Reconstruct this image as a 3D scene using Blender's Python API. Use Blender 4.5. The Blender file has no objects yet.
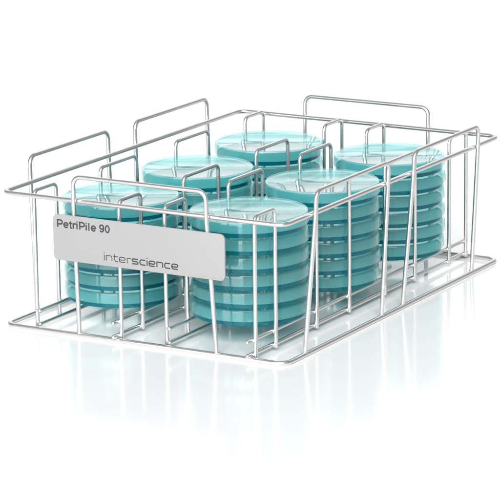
import bpy, bmesh, math, random
from mathutils import Vector, Matrix

random.seed(7)
MM = 0.001
scene = bpy.context.scene
C = scene.collection

# ------------------------------------------------------------------ materials
def new_mat(name):
    m = bpy.data.materials.new(name)
    m.use_nodes = True
    nt = m.node_tree
    nt.nodes.clear()
    out = nt.nodes.new('ShaderNodeOutputMaterial')
    return m, nt, out

def principled(name, col, rough, metal=0.0, ior=1.45, noise=0.0, nscale=400.0, bump=0.0):
    m, nt, out = new_mat(name)
    b = nt.nodes.new('ShaderNodeBsdfPrincipled')
    b.inputs['Base Color'].default_value = (*col, 1)
    b.inputs['Roughness'].default_value = rough
    b.inputs['Metallic'].default_value = metal
    b.inputs['IOR'].default_value = ior
    if noise or bump:
        tc = nt.nodes.new('ShaderNodeTexCoord')
        n = nt.nodes.new('ShaderNodeTexNoise')
        n.inputs['Scale'].default_value = nscale
        n.inputs['Detail'].default_value = 4
        nt.links.new(tc.outputs['Object'], n.inputs['Vector'])
        if noise:
            mr = nt.nodes.new('ShaderNodeMapRange')
            mr.inputs['To Min'].default_value = max(0.02, rough - noise)
            mr.inputs['To Max'].default_value = rough + noise
            nt.links.new(n.outputs['Fac'], mr.inputs['Value'])
            nt.links.new(mr.outputs['Result'], b.inputs['Roughness'])
        if bump:
            bp = nt.nodes.new('ShaderNodeBump')
            bp.inputs['Strength'].default_value = bump
            bp.inputs['Distance'].default_value = 0.0002
            nt.links.new(n.outputs['Fac'], bp.inputs['Height'])
            nt.links.new(bp.outputs['Normal'], b.inputs['Normal'])
    nt.links.new(b.outputs['BSDF'], out.inputs['Surface'])
    return m

M_STEEL = principled('polished_steel_wire', (0.74, 0.725, 0.718), 0.33, 1.0, noise=0.06, nscale=220, bump=0.05)
M_PLATE = principled('plate_grey', (0.285, 0.285, 0.285), 0.25, 0.0, 1.5)
M_INK = principled('plate_ink', (0.035, 0.035, 0.04), 0.6)
M_FLOOR = principled('white_tabletop', (0.89, 0.892, 0.895), 0.11, 0.0, 1.45, noise=0.03, nscale=3)

def clear_plastic(name, tint, rough, cloud, haze, f0, f1):
    # thin clear polystyrene: light goes straight through, glossy reflection grows at grazing angles (Schlick)
    m, nt, out = new_mat(name)
    lw = nt.nodes.new('ShaderNodeLayerWeight'); lw.inputs['Blend'].default_value = 0.5
    pw = nt.nodes.new('ShaderNodeMath'); pw.operation = 'POWER'; pw.inputs[1].default_value = 5
    ma = nt.nodes.new('ShaderNodeMath'); ma.operation = 'MULTIPLY_ADD'
    ma.inputs[1].default_value = f1; ma.inputs[2].default_value = f0
    nt.links.new(lw.outputs['Facing'], pw.inputs[0])
    nt.links.new(pw.outputs[0], ma.inputs[0])
    tr = nt.nodes.new('ShaderNodeBsdfTransparent'); tr.inputs['Color'].default_value = (*tint, 1)
    gl = nt.nodes.new('ShaderNodeBsdfGlossy'); gl.inputs['Color'].default_value = (1, 1, 1, 1)
    gl.inputs['Roughness'].default_value = rough
    mix = nt.nodes.new('ShaderNodeMixShader')
    nt.links.new(ma.outputs[0], mix.inputs['Fac'])
    df = nt.nodes.new('ShaderNodeBsdfDiffuse'); df.inputs['Color'].default_value = (*cloud, 1)
    tl = nt.nodes.new('ShaderNodeBsdfTranslucent'); tl.inputs['Color'].default_value = (*cloud, 1)
    m1 = nt.nodes.new('ShaderNodeMixShader'); m1.inputs['Fac'].default_value = 0.5
    nt.links.new(df.outputs[0], m1.inputs[1]); nt.links.new(tl.outputs[0], m1.inputs[2])
    m2 = nt.nodes.new('ShaderNodeMixShader'); m2.inputs['Fac'].default_value = haze
    nt.links.new(tr.outputs[0], m2.inputs[1]); nt.links.new(m1.outputs[0], m2.inputs[2])
    nt.links.new(m2.outputs[0], mix.inputs[1]); nt.links.new(gl.outputs[0], mix.inputs[2])
    nt.links.new(mix.outputs[0], out.inputs['Surface'])
    return m
M_LID = clear_plastic('clear_polystyrene_lid', (0.89, 0.988, 0.985), 0.07, (0.34, 0.83, 0.84), 0.16, 0.032, 0.85)
M_BASE = clear_plastic('clear_polystyrene_base', (0.84, 0.98, 0.98), 0.08, (0.10, 0.62, 0.64), 0.0, 0.012, 0.5)

def agar_mat():
    m, nt, out = new_mat('teal_agar')
    g = nt.nodes.new('ShaderNodeBsdfGlass')
    g.inputs['IOR'].default_value = 1.08
    g.inputs['Roughness'].default_value = 0.28
    g.inputs['Color'].default_value = (1, 1, 1, 1)
    d = nt.nodes.new('ShaderNodeBsdfTranslucent'); d.inputs['Color'].default_value = (0.0, 0.66, 0.65, 1)
    d2 = nt.nodes.new('ShaderNodeBsdfDiffuse'); d2.inputs['Color'].default_value = (0.0, 0.66, 0.65, 1)
    oi = nt.nodes.new('ShaderNodeObjectInfo')
    cr = nt.nodes.new('ShaderNodeMix'); cr.data_type = 'RGBA'
    cr.inputs[6].default_value = (0.0, 0.62, 0.65, 1); cr.inputs[7].default_value = (0.015, 0.80, 0.81, 1)
    nt.links.new(oi.outputs['Random'], cr.inputs[0])
    nt.links.new(cr.outputs[2], d.inputs['Color']); nt.links.new(cr.outputs[2], d2.inputs['Color'])
    md = nt.nodes.new('ShaderNodeMixShader'); md.inputs['Fac'].default_value = 0.5
    nt.links.new(d.outputs[0], md.inputs[1]); nt.links.new(d2.outputs[0], md.inputs[2])
    mix = nt.nodes.new('ShaderNodeMixShader'); mix.inputs['Fac'].default_value = 0.45
    nt.links.new(g.outputs[0], mix.inputs[1]); nt.links.new(md.outputs[0], mix.inputs[2])
    nt.links.new(mix.outputs[0], out.inputs['Surface'])
    v = nt.nodes.new('ShaderNodeVolumeAbsorption')
    v.inputs['Color'].default_value = (0.0, 0.93, 0.947, 1)
    v.inputs['Density'].default_value = 550.0
    nt.links.new(v.outputs[0], out.inputs['Volume'])
    return m
M_AGAR = agar_mat()
M_AGAR_RIM_DARK = principled('agar_rim_painted_dark', (0.0, 0.11, 0.142), 0.3, 0.0, 1.2)

# ------------------------------------------------------------------ mesh helpers
def link_mesh(name, bm, mat, parent=None, smooth=True, angle=None):
    me = bpy.data.meshes.new(name)
    bmesh.ops.recalc_face_normals(bm, faces=bm.faces)
    bm.to_mesh(me); bm.free()
    me.materials.append(mat)
    if smooth:
        me.polygons.foreach_set('use_smooth', [True] * len(me.polygons))
        if angle is not None:
            me.set_sharp_from_angle(angle=math.radians(angle))
    o = bpy.data.objects.new(name, me)
    C.objects.link(o)
    if parent: o.parent = parent
    return o

def fillet(pts, r, closed=False, seg=8):
    pts = [Vector(p) for p in pts]
    n = len(pts); out = []
    for i in range(n):
        if not closed and i in (0, n - 1):
            out.append(pts[i].copy()); continue
        p = pts[i]; a = (pts[i - 1] - p); b = (pts[(i + 1) % n] - p)
        ua, ub = a.normalized(), b.normalized()
        th = ua.angle(ub)
        if th > math.pi - 0.02: out.append(p.copy()); continue
        d = min(r / math.tan(th / 2), a.length * 0.48, b.length * 0.48)
        rr = d * math.tan(th / 2)
        bis = (ua + ub).normalized()
        c = p + bis * (rr / math.sin(th / 2))
        s = p + ua * d - c; e = p + ub * d - c
        ang = s.angle(e)
        for k in range(seg + 1):
            t = k / seg
            v = (s * math.sin((1 - t) * ang) + e * math.sin(t * ang)) / math.sin(ang)
            out.append(c + v)
    return out

def sweep(bm, path, r, closed=False, ns=14):
    """round wire along a path, domed ends"""
    path = [Vector(p) for p in path]
    n = len(path)
    tans = []
    for i in range(n):
        if closed: t = path[(i + 1) % n] - path[i - 1]
        else: t = path[min(i + 1, n - 1)] - path[max(i - 1, 0)]
        tans.append(t.normalized())
    up = Vector((0, 0, 1)) if abs(tans[0].z) < 0.9 else Vector((1, 0, 0))
    nrm = (up - tans[0] * up.dot(tans[0])).normalized()
    rings = []
    def ring(c, t, nv, rad):
        bn = t.cross(nv)
        return [bm.verts.new(c + (nv * math.cos(2 * math.pi * k / ns) + bn * math.sin(2 * math.pi * k / ns)) * rad) for k in range(ns)]
    frames = []
    for i in range(n):
        nrm = (nrm - tans[i] * nrm.dot(tans[i])).normalized()
        frames.append((path[i], tans[i], nrm.copy()))
    seq = []
    if not closed:
        c, t, nv = frames[0]
        for a in (80, 55, 28):
            seq.append((c - t * r * 0.7 * math.sin(math.radians(a)), t, nv, r * math.cos(math.radians(a))))
    for f in frames: seq.append((*f, r))
    if not closed:
        c, t, nv = frames[-1]
        for a in (28, 55, 80):
            seq.append((c + t * r * 0.7 * math.sin(math.radians(a)), t, nv, r * math.cos(math.radians(a))))
    for s in seq: rings.append(ring(*s))
    m = len(rings)
    for i in range(m if closed else m - 1):
        A, B = rings[i], rings[(i + 1) % m]
        if closed and i == m - 1:
            # best alignment of the last ring onto the first
            best = min(range(ns), key=lambda k: (A[0].co - B[k].co).length)
            B = B[best:] + B[:best]
        for k in range(ns):
            bm.faces.new((A[k], A[(k + 1) % ns], B[(k + 1) % ns], B[k]))
    if not closed:
        bm.faces.new(rings[0]); bm.faces.new(list(reversed(rings[-1])))

def weld(bm, c, r):
    """small spot-weld bead"""
    mat = Matrix.Translation(Vector(c))
    bmesh.ops.create_uvsphere(bm, u_segments=10, v_segments=6, radius=r, matrix=mat)

def lathe(bm, prof, n=128):
    """closed profile [(r,z)...] turned round z"""
    rings = []
    for (r, z) in prof:
        if r < 1e-9: rings.append([bm.verts.new((0, 0, z))])
        else: rings.append([bm.verts.new((r * math.cos(2 * math.pi * k / n), r * math.sin(2 * math.pi * k / n), z)) for k in range(n)])
    for i in range(len(rings) - 1):
        A, B = rings[i], rings[i + 1]
        if len(A) == 1 and len(B) == 1: continue
        for k in range(n):
            k2 = (k + 1) % n
            if len(A) == 1: bm.faces.new((A[0], B[k2], B[k]))
            elif len(B) == 1: bm.faces.new((A[k], A[k2], B[0]))
            else: bm.faces.new((A[k], A[k2], B[k2], B[k]))

def S(p): return Vector(p) * MM

# ------------------------------------------------------------------ setting: white table
bm = bmesh.new()

# one sheet, running flat far past the frame and curving up behind like a studio sweep
ux = Vector((-0.4945, 0.8692, 0)); rx = Vector((0.8692, 0.4945, 0))   # away from camera / to its right
prof = [(-6, 0), (-1, 0), (2, 0), (5.0, 0)]
for k in range(1, 13):
    a = math.radians(90 * k / 12); prof.append((5.0 + 1.5 * math.sin(a), 1.5 - 1.5 * math.cos(a)))
prof.append((6.5, 4.0))
rows = []
for d, z in prof:
    rows.append([bm.verts.new(ux * d + rx * s + Vector((0, 0, z))) for s in (-6, -2, 0, 2, 6)])
for i in range(len(rows) - 1):
    for k in range(4):
        bm.faces.new((rows[i][k], rows[i][k + 1], rows[i + 1][k + 1], rows[i + 1][k]))
table = link_mesh('tabletop', bm, M_FLOOR)
table['kind'] = 'structure'
table['label'] = 'glossy seamless white tabletop the wire rack stands on'

# ------------------------------------------------------------------ the wire rack  (mm, z = 0 on the table)
W2, D2 = 124.8, 183.0
ZB, ZT = 1.8, 107.3
R_RING, R_HAN, R_RAIL, R_U = 1.85, 1.75, 1.6, 1.55

rack = bpy.data.objects.new('wire_rack', None); C.objects.link(rack)
rack['label'] = 'silver steel wire rack with six lifting handles and a grey name plate'
rack['category'] = 'rack'
rack.empty_display_size = 0.05

def wire(name, pts, r, fr=6.0, closed=False, beads=(), seg=8):
    bm = bmesh.new()
    sweep(bm, [S(p) for p in fillet(pts, fr, closed, seg)], r * MM, closed)
    for b in beads: weld(bm, S(b), 2.0 * MM)
    return link_mesh(name, bm, M_STEEL, rack)

wire('base_frame', [(-W2, -D2, ZB), (W2, -D2, ZB), (W2, D2, ZB), (-W2, D2, ZB)], R_RING, 9, True)
wire('top_frame', [(-W2, -D2, ZT), (W2, -D2, ZT), (W2, D2, ZT), (-W2, D2, ZT)], R_RING, 9, True)

# lifting handles: feet welded on the base frame, legs rise outside the top frame
o = R_RING + R_HAN - 0.1
ZF = ZB + 1.5
ZH = 126.6
def side_handle(sx, ya, yb, fa, fb, zh):
    X, XF = sx * (W2 + o), sx * (W2 - 0.2)
    pts = [(XF, fa, ZF), (X, ya + (fa - ya) * 0.06, ZT), (X + sx * 0.3, ya, zh), (X + sx * 0.3, yb, zh), (X, yb + (fb - yb) * 0.06, ZT), (XF, fb, ZF)]
    wire('handle', pts, R_HAN, 7, beads=[(XF, fa, ZF), (XF, fb, ZF)])
side_handle(-1, -138, -24.5, -139, -25, ZH)
side_handle(-1, 16.8, 133, 16, 132, ZH)
side_handle(1, -140, -24, -152, -28, 125.0)
side_handle(1, 20.2, 135.8, 8, 132.5, 125.0)
def end_handle(sy, xa, xb, fa, fb, zh):
    Y, YF = sy * (D2 + o), sy * (D2 - 0.2)
    pts = [(fa, YF, ZF), (xa, Y, ZT), (xa, Y + sy * 0.3, zh), (xb, Y + sy * 0.3, zh), (xb, Y, ZT), (fb, YF, ZF)]
    wire('handle', pts, R_HAN, 7, beads=[(fa, YF, ZF), (fb, YF, ZF)])
end_handle(-1, -56.3, 61.0, -56.3, 66.0, 127.0)
end_handle(1, -61.7, 57.0, -61, 57, 125.2)

# carrier rails (a low and a high one in each of the four lines) with hoop retainers
Y0 = -1.7
Z_LO, Z_HI = ZB + R_RING + R_RAIL - 0.2, 15.9
HOOPS = [(-179.5, -149.0), (-85.3, -32.0), (29.0, 81.6), (144.3, 175.8)]
for lx, s in ((-97.0, -1), (-20.0, 1), (20.6, -1), (98.0, 1)):
    rxx = lx - s * (R_RAIL + R_U - 0.15)
    ext = 187.0 if s > 0 else 185.5
    for z, e in ((Z_LO, ext), (Z_HI, ext)):
        y_a, y_b = (-e if s > 0 else -181.0), e - 4
        beads = []
        wire('rail', [(rxx, y_a, z), (rxx, 0, z), (rxx, y_b, z)], R_RAIL, 3)
    for ya, yb in HOOPS:
        zt = 110.6
        ba = [(lx - s * 1.4, y, z) for y in (ya, yb) for z in (Z_LO, Z_HI)]
        dj = random.uniform(-0.5, 0.5)
        wire('retainer_hoop', [(lx, ya, Z_LO - 1.2), (lx, ya + dj, zt), (lx, yb + dj, zt), (lx, yb, Z_LO - 1.2)], R_U, 5, beads=ba)

# name plate hung on the front handle
bm = bmesh.new()
PX0, PX1, PZ0, PZ1, PY = -73.8, 78.0, 61.1, 96.7, -189.4
path = fillet([(PX0, 0, PZ0), (PX1, 0, PZ0), (PX1, 0, PZ1), (PX0, 0, PZ1)], 4.2, True, 8)
front = [bm.verts.new(S((p.x, PY, p.z))) for p in path]
back = [bm.verts.new(S((p.x, PY + 1.7, p.z))) for p in path]
bm.faces.new(front); bm.faces.new(list(reversed(back)))
for i in range(len(path)):
    j = (i + 1) % len(path)
    bm.faces.new((front[i], front[j], back[j], back[i]))
bmesh.ops.recalc_face_normals(bm, faces=bm.faces)
fe = [e for e in bm.edges if e.calc_face_angle(0) > 1.0]
bmesh.ops.bevel(bm, geom=fe, offset=0.45 * MM, segments=3, affect='EDGES', profile=0.6)
plate = link_mesh('name_plate', bm, M_PLATE, rack, True, 30)

# lettering on the plate ------------------------------------------------------
def ribbon(bm, pts, w, y, th):
    """flat stroke of width w in the XZ plane through pts [(x,z)]"""
    P = [Vector((p[0], p[1])) for p in pts]
    L, Rr = [], []
    for i in range(len(P)):
        t = (P[min(i + 1, len(P) - 1)] - P[max(i - 1, 0)]).normalized()
        nn = Vector((-t.y, t.x)) * w / 2
        if 0 < i < len(P) - 1:
            a = (P[i] - P[i - 1]).normalized(); b = (P[i + 1] - P[i]).normalized()
            c = max(0.5, math.sqrt(max(0.05, (1 + a.dot(b)) / 2)))
            nn = nn / c
        L.append(P[i] + nn); Rr.append(P[i] - nn)
    def v(q, yy): return bm.verts.new(S((q.x, yy, q.y)))
    lf = [v(q, y) for q in L]; rf = [v(q, y) for q in Rr]
    lb = [v(q, y + th) for q in L]; rb = [v(q, y + th) for q in Rr]
    for i in range(len(P) - 1):
        bm.faces.new((lf[i], lf[i + 1], rf[i + 1], rf[i]))
        bm.faces.new((lb[i], rb[i], rb[i + 1], lb[i + 1]))
        bm.faces.new((lf[i], lb[i], lb[i + 1], lf[i + 1]))
        bm.faces.new((rf[i], rf[i + 1], rb[i + 1], rb[i]))
    bm.faces.new((lf[0], rf[0], rb[0], lb[0])); bm.faces.new((lf[-1], lb[-1], rb[-1], rf[-1]))

def f2(pts, r):
    return [(q.x, q.z) for q in fillet([(p[0], 0, p[1]) for p in pts], r, False, 5)]
GL = {   # strokes in x-heights, advance width
 'i': ([[(0.08, 0), (0.08, 1)], [(0.08, 1.28), (0.08, 1.46)]], 0.16),
 'n': ([[(0.08, 0), (0.08, 1)], [(0.08, 0.94), (1.12, 0.94), (1.12, 0)]], 1.2),
 't': ([[(0.22, 1.4), (0.22, 0.06), (0.8, 0.06)], [(0.0, 0.94), (0.8, 0.94)]], 0.8),
 'e': ([[(1.12, 0.06), (0.08, 0.06), (0.08, 0.94), (1.12, 0.94), (1.12, 0.46), (0.1, 0.46)]], 1.2),
 'r': ([[(0.08, 0), (0.08, 0.94), (0.72, 0.94)]], 0.72),
 's': ([[(1.1, 0.94), (0.08, 0.94), (0.08, 0.52), (1.12, 0.48), (1.12, 0.06), (0.08, 0.06)]], 1.2),
 'c': ([[(1.05, 0.94), (0.08, 0.94), (0.08, 0.06), (1.05, 0.06)]], 1.08),
}
def word(txt, x, xe, z, xh, weights):
    tot = sum(GL[c][1] for c in txt)
    xw = xh * 1.15; gap = ((xe - x) / xw - tot) / (len(txt) - 1)
    bm = bmesh.new(); nst = 0
    for c, w in zip(txt, weights):
        for st in GL[c][0]:
            ribbon(bm, f2([(x + a * xw, z + b * xh) for a, b in st], 0.3 * xh), w, PY - 0.06 - 0.004 * nst, 0.12); nst = (nst + 1) % 9
        x += (GL[c][1] + gap) * xw
    return link_mesh('lettering', bm, M_INK, plate, False)
t = word('interscience', -28.2, 37.6, 65.4, 4.25, [0.66] * 5 + [0.95] * 7)
t['label'] = 'squared lower-case lettering along the lower edge of the plate'

def ell(cx, cz, rx, rz, a0, a1, n=16):
    return [(cx + rx * math.cos(math.radians(a0 + (a1 - a0) * k / n)), cz + rz * math.sin(math.radians(a0 + (a1 - a0) * k / n))) for k in range(n + 1)]
BOLD = {  # strokes in cap-heights: (points, corner radius already in), advance
 'P': ([[(0.09, 0), (0.09, 0.93)], [(0.0, 0.93), (0.33, 0.93)] + ell(0.36, 0.675, 0.21, 0.255, 85, -90) + [(0.1, 0.42)]], 0.68),
 'e': ([ell(0.28, 0.365, 0.215, 0.305, -38, -360, 24), [(0.495, 0.355), (0.07, 0.355)]], 0.58),
 't': ([[(0.17, 0.92), (0.17, 0.19)] + ell(0.25, 0.18, 0.08, 0.11, 180, 275, 6) + [(0.34, 0.075)], [(0.0, 0.66), (0.34, 0.66)]], 0.37),
 'r': ([[(0.09, 0), (0.09, 0.74)], ell(0.32, 0.42, 0.22, 0.245, 170, 90, 8) + [(0.38, 0.66)]], 0.40),
 'i': ([[(0.08, 0), (0.08, 0.74)], [(0.08, 0.86), (0.08, 1.0)]], 0.28),
 'l': ([[(0.08, 0), (0.08, 1.0)]], 0.28),
 ' ': ([], 0.28),
 '9': ([ell(0.27, 0.665, 0.195, 0.255, 0, 360, 24), [(0.465, 0.665)] + ell(0.255, 0.45, 0.21, 0.375, 25, -140, 12)], 0.58),
 '0': ([ell(0.27, 0.5, 0.19, 0.425, 0, 360, 28)], 0.56),
}
bm = bmesh.new()
nst = 0
TXT = 'PetriPile 90'; cap = 6.1
nat = sum(BOLD[c][1] for c in TXT) - 0.08
kx = 47.4 / (nat * cap)
x = -70.1
for c in TXT:
    for st in BOLD[c][0]:
        ribbon(bm, [(x + a * cap * kx, 86.9 + b * cap) for a, b in st], 1.18, PY - 0.06 - 0.004 * nst, 0.12); nst = (nst + 1) % 9
    x += BOLD[c][1] * cap * kx
t2 = link_mesh('lettering', bm, M_INK, plate, False)
t2['label'] = 'bold lettering in the upper left corner of the plate'

# ------------------------------------------------------------------ petri dishes
PITCH = 13.65
def arc(cx, cz, r, a0, a1, n=5):
    return [(cx + r * math.cos(math.radians(a0 + (a1 - a0) * k / n)), cz + r * math.sin(math.radians(a0 + (a1 - a0) * k / n))) for k in range(n + 1)]
def base_bm():
    bm = bmesh.new()
    p = [(0, 0.35), (42.3, 0.35)] + [(42.6, 0.05), (43.2, 0.05)] + arc(43.8, 0.75, 0.7, -90, 0) + [(44.8, 11.4), (44.75, 11.7), (44.1, 11.7), (43.95, 11.4), (43.75, 1.5)] + [(43.45, 1.2), (0, 1.2)]
    lathe(bm, [(r * MM, z * MM) for r, z in p]); return bm
def lid_bm():
    bm = bmesh.new()
    p = [(0, 13.35), (43.2, 13.35), (43.6, 13.58), (44.4, 13.6)] + arc(44.6, 12.7, 0.9, 90, 5) + [(45.75, 9.6), (45.86, 9.5), (46.05, 5.3)] + arc(45.85, 5.15, 0.2, 0, -90, 4) + [(45.45, 4.95), (45.3, 5.1)] + [(45.1, 11.9), (44.8, 12.3), (0, 12.3)]
    lathe(bm, [(r * MM, z * MM) for r, z in p]); return bm
def agar_bm():
    bm = bmesh.new()
    p = [(0, 1.25), (43.2, 1.25), (43.45, 1.5), (43.68, 4.9), (43.2, 4.7), (42.2, 4.6), (0, 4.55)]
    lathe(bm, [(r * MM, z * MM) for r, z in p]); return bm

proto = bpy.data.objects.new('petri_dish', None); C.objects.link(proto)
proto.empty_display_size = 0.02
link_mesh('dish_base', base_bm(), M_BASE, proto, True, 35)
link_mesh('lid', lid_bm(), M_LID, proto, True, 35)
ag = link_mesh('agar', agar_bm(), M_AGAR, proto, True, 35)
ag.data.materials.append(M_AGAR_RIM_DARK)            # edge-on darkening of the gel, painted into its side faces as deep teal
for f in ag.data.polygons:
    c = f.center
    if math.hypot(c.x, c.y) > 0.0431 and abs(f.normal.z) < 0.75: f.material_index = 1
kids = list(proto.children)
proto['category'] = 'petri dish'
proto['group'] = 'teal petri dishes stacked in the wire rack'

LEVEL = ['bottom', 'second from the bottom', 'third from the bottom', 'third from the top', 'second from the top', 'topmost']
first = True
for side, x in (('left', -57.7), ('right', 57.7)):
    for row, y in (('front', Y0 - 116.0), ('middle', Y0), ('back', Y0 + 116.0)):
        for k in range(6):
            if first:
                d = proto; first = False
            else:
                d = proto.copy(); C.objects.link(d)
                for ch in kids:
                    c = ch.copy(); C.objects.link(c); c.parent = d
            d.location = S((x + random.uniform(-0.6, 0.6), y + random.uniform(-0.6, 0.6), Z_HI + R_RAIL + 0.02 + k * PITCH))
            d.rotation_euler = (0, 0, random.uniform(0, 6.28))
            pl = LEVEL[k]
            d['label'] = ('%s clear petri dish of teal agar in the %s %s stack' % (pl, row, side)) if k in (0, 5) else \
                         ('clear petri dish of teal agar, %s in the %s %s stack' % (pl, row, side))

# ------------------------------------------------------------------ light: a white studio
w = bpy.data.worlds.new('World'); scene.world = w; w.use_nodes = True
bg = w.node_tree.nodes['Background']
bg.inputs['Color'].default_value = (1.0, 1.0, 1.0, 1); bg.inputs['Strength'].default_value = 0.32

def softbox(name, loc, target, sx, sy, power):
    l = bpy.data.lights.new(name, 'AREA'); l.shape = 'RECTANGLE'; l.size = sx; l.size_y = sy; l.energy = power
    o = bpy.data.objects.new(name, l); C.objects.link(o)
    o.location = loc
    o.rotation_euler = (Vector(target) - Vector(loc)).to_track_quat('-Z', 'Y').to_euler()
    return o
softbox('overhead_softbox', tuple(ux * 3.0 + Vector((0, 0, 2.6))), tuple(ux * 2.6), 5.0, 2.5, 38)
softbox('front_softbox', (-0.05, -1.9, 0.48), (-0.05, 0, 0.48), 1.35, 0.92, 24)
softbox('key_softbox', (4.78, -9.0, 6.35), (0, 0, 0), 7.0, 5.0, 1860)
softbox('backdrop_softbox', tuple(ux * 3.6 + Vector((0, 0, 2.6))), tuple(ux * 5.8 + Vector((0, 0, 0.6))), 5.0, 1.0, 20)

# ------------------------------------------------------------------ camera
cam = bpy.data.cameras.new('camera'); co = bpy.data.objects.new('camera', cam); C.objects.link(co)
P = [1183.993, -2057.167, 610.555 + 1.8]
co.location = S(P)
co.rotation_mode = 'XYZ'
co.rotation_euler = (math.radians(76.582), math.radians(0.564), math.radians(29.62))
cam.sensor_width = 36; cam.lens = 36 * 3023.5 / 500
cam.shift_x = -19.352 / 500; cam.shift_y = -12.815 / 500
cam.clip_start = 0.05; cam.clip_end = 100
scene.camera = co

scene.render.engine = 'CYCLES'
cy = scene.cycles
cy.max_bounces = 48; cy.transmission_bounces = 40; cy.transparent_max_bounces = 96
cy.glossy_bounces = 12; cy.diffuse_bounces = 5
cy.use_denoising = True
cy.sample_clamp_indirect = 8
scene.view_settings.view_transform = 'Standard'
scene.view_settings.look = 'None'
scene.view_settings.exposure = 0
scene.view_settings.gamma = 1
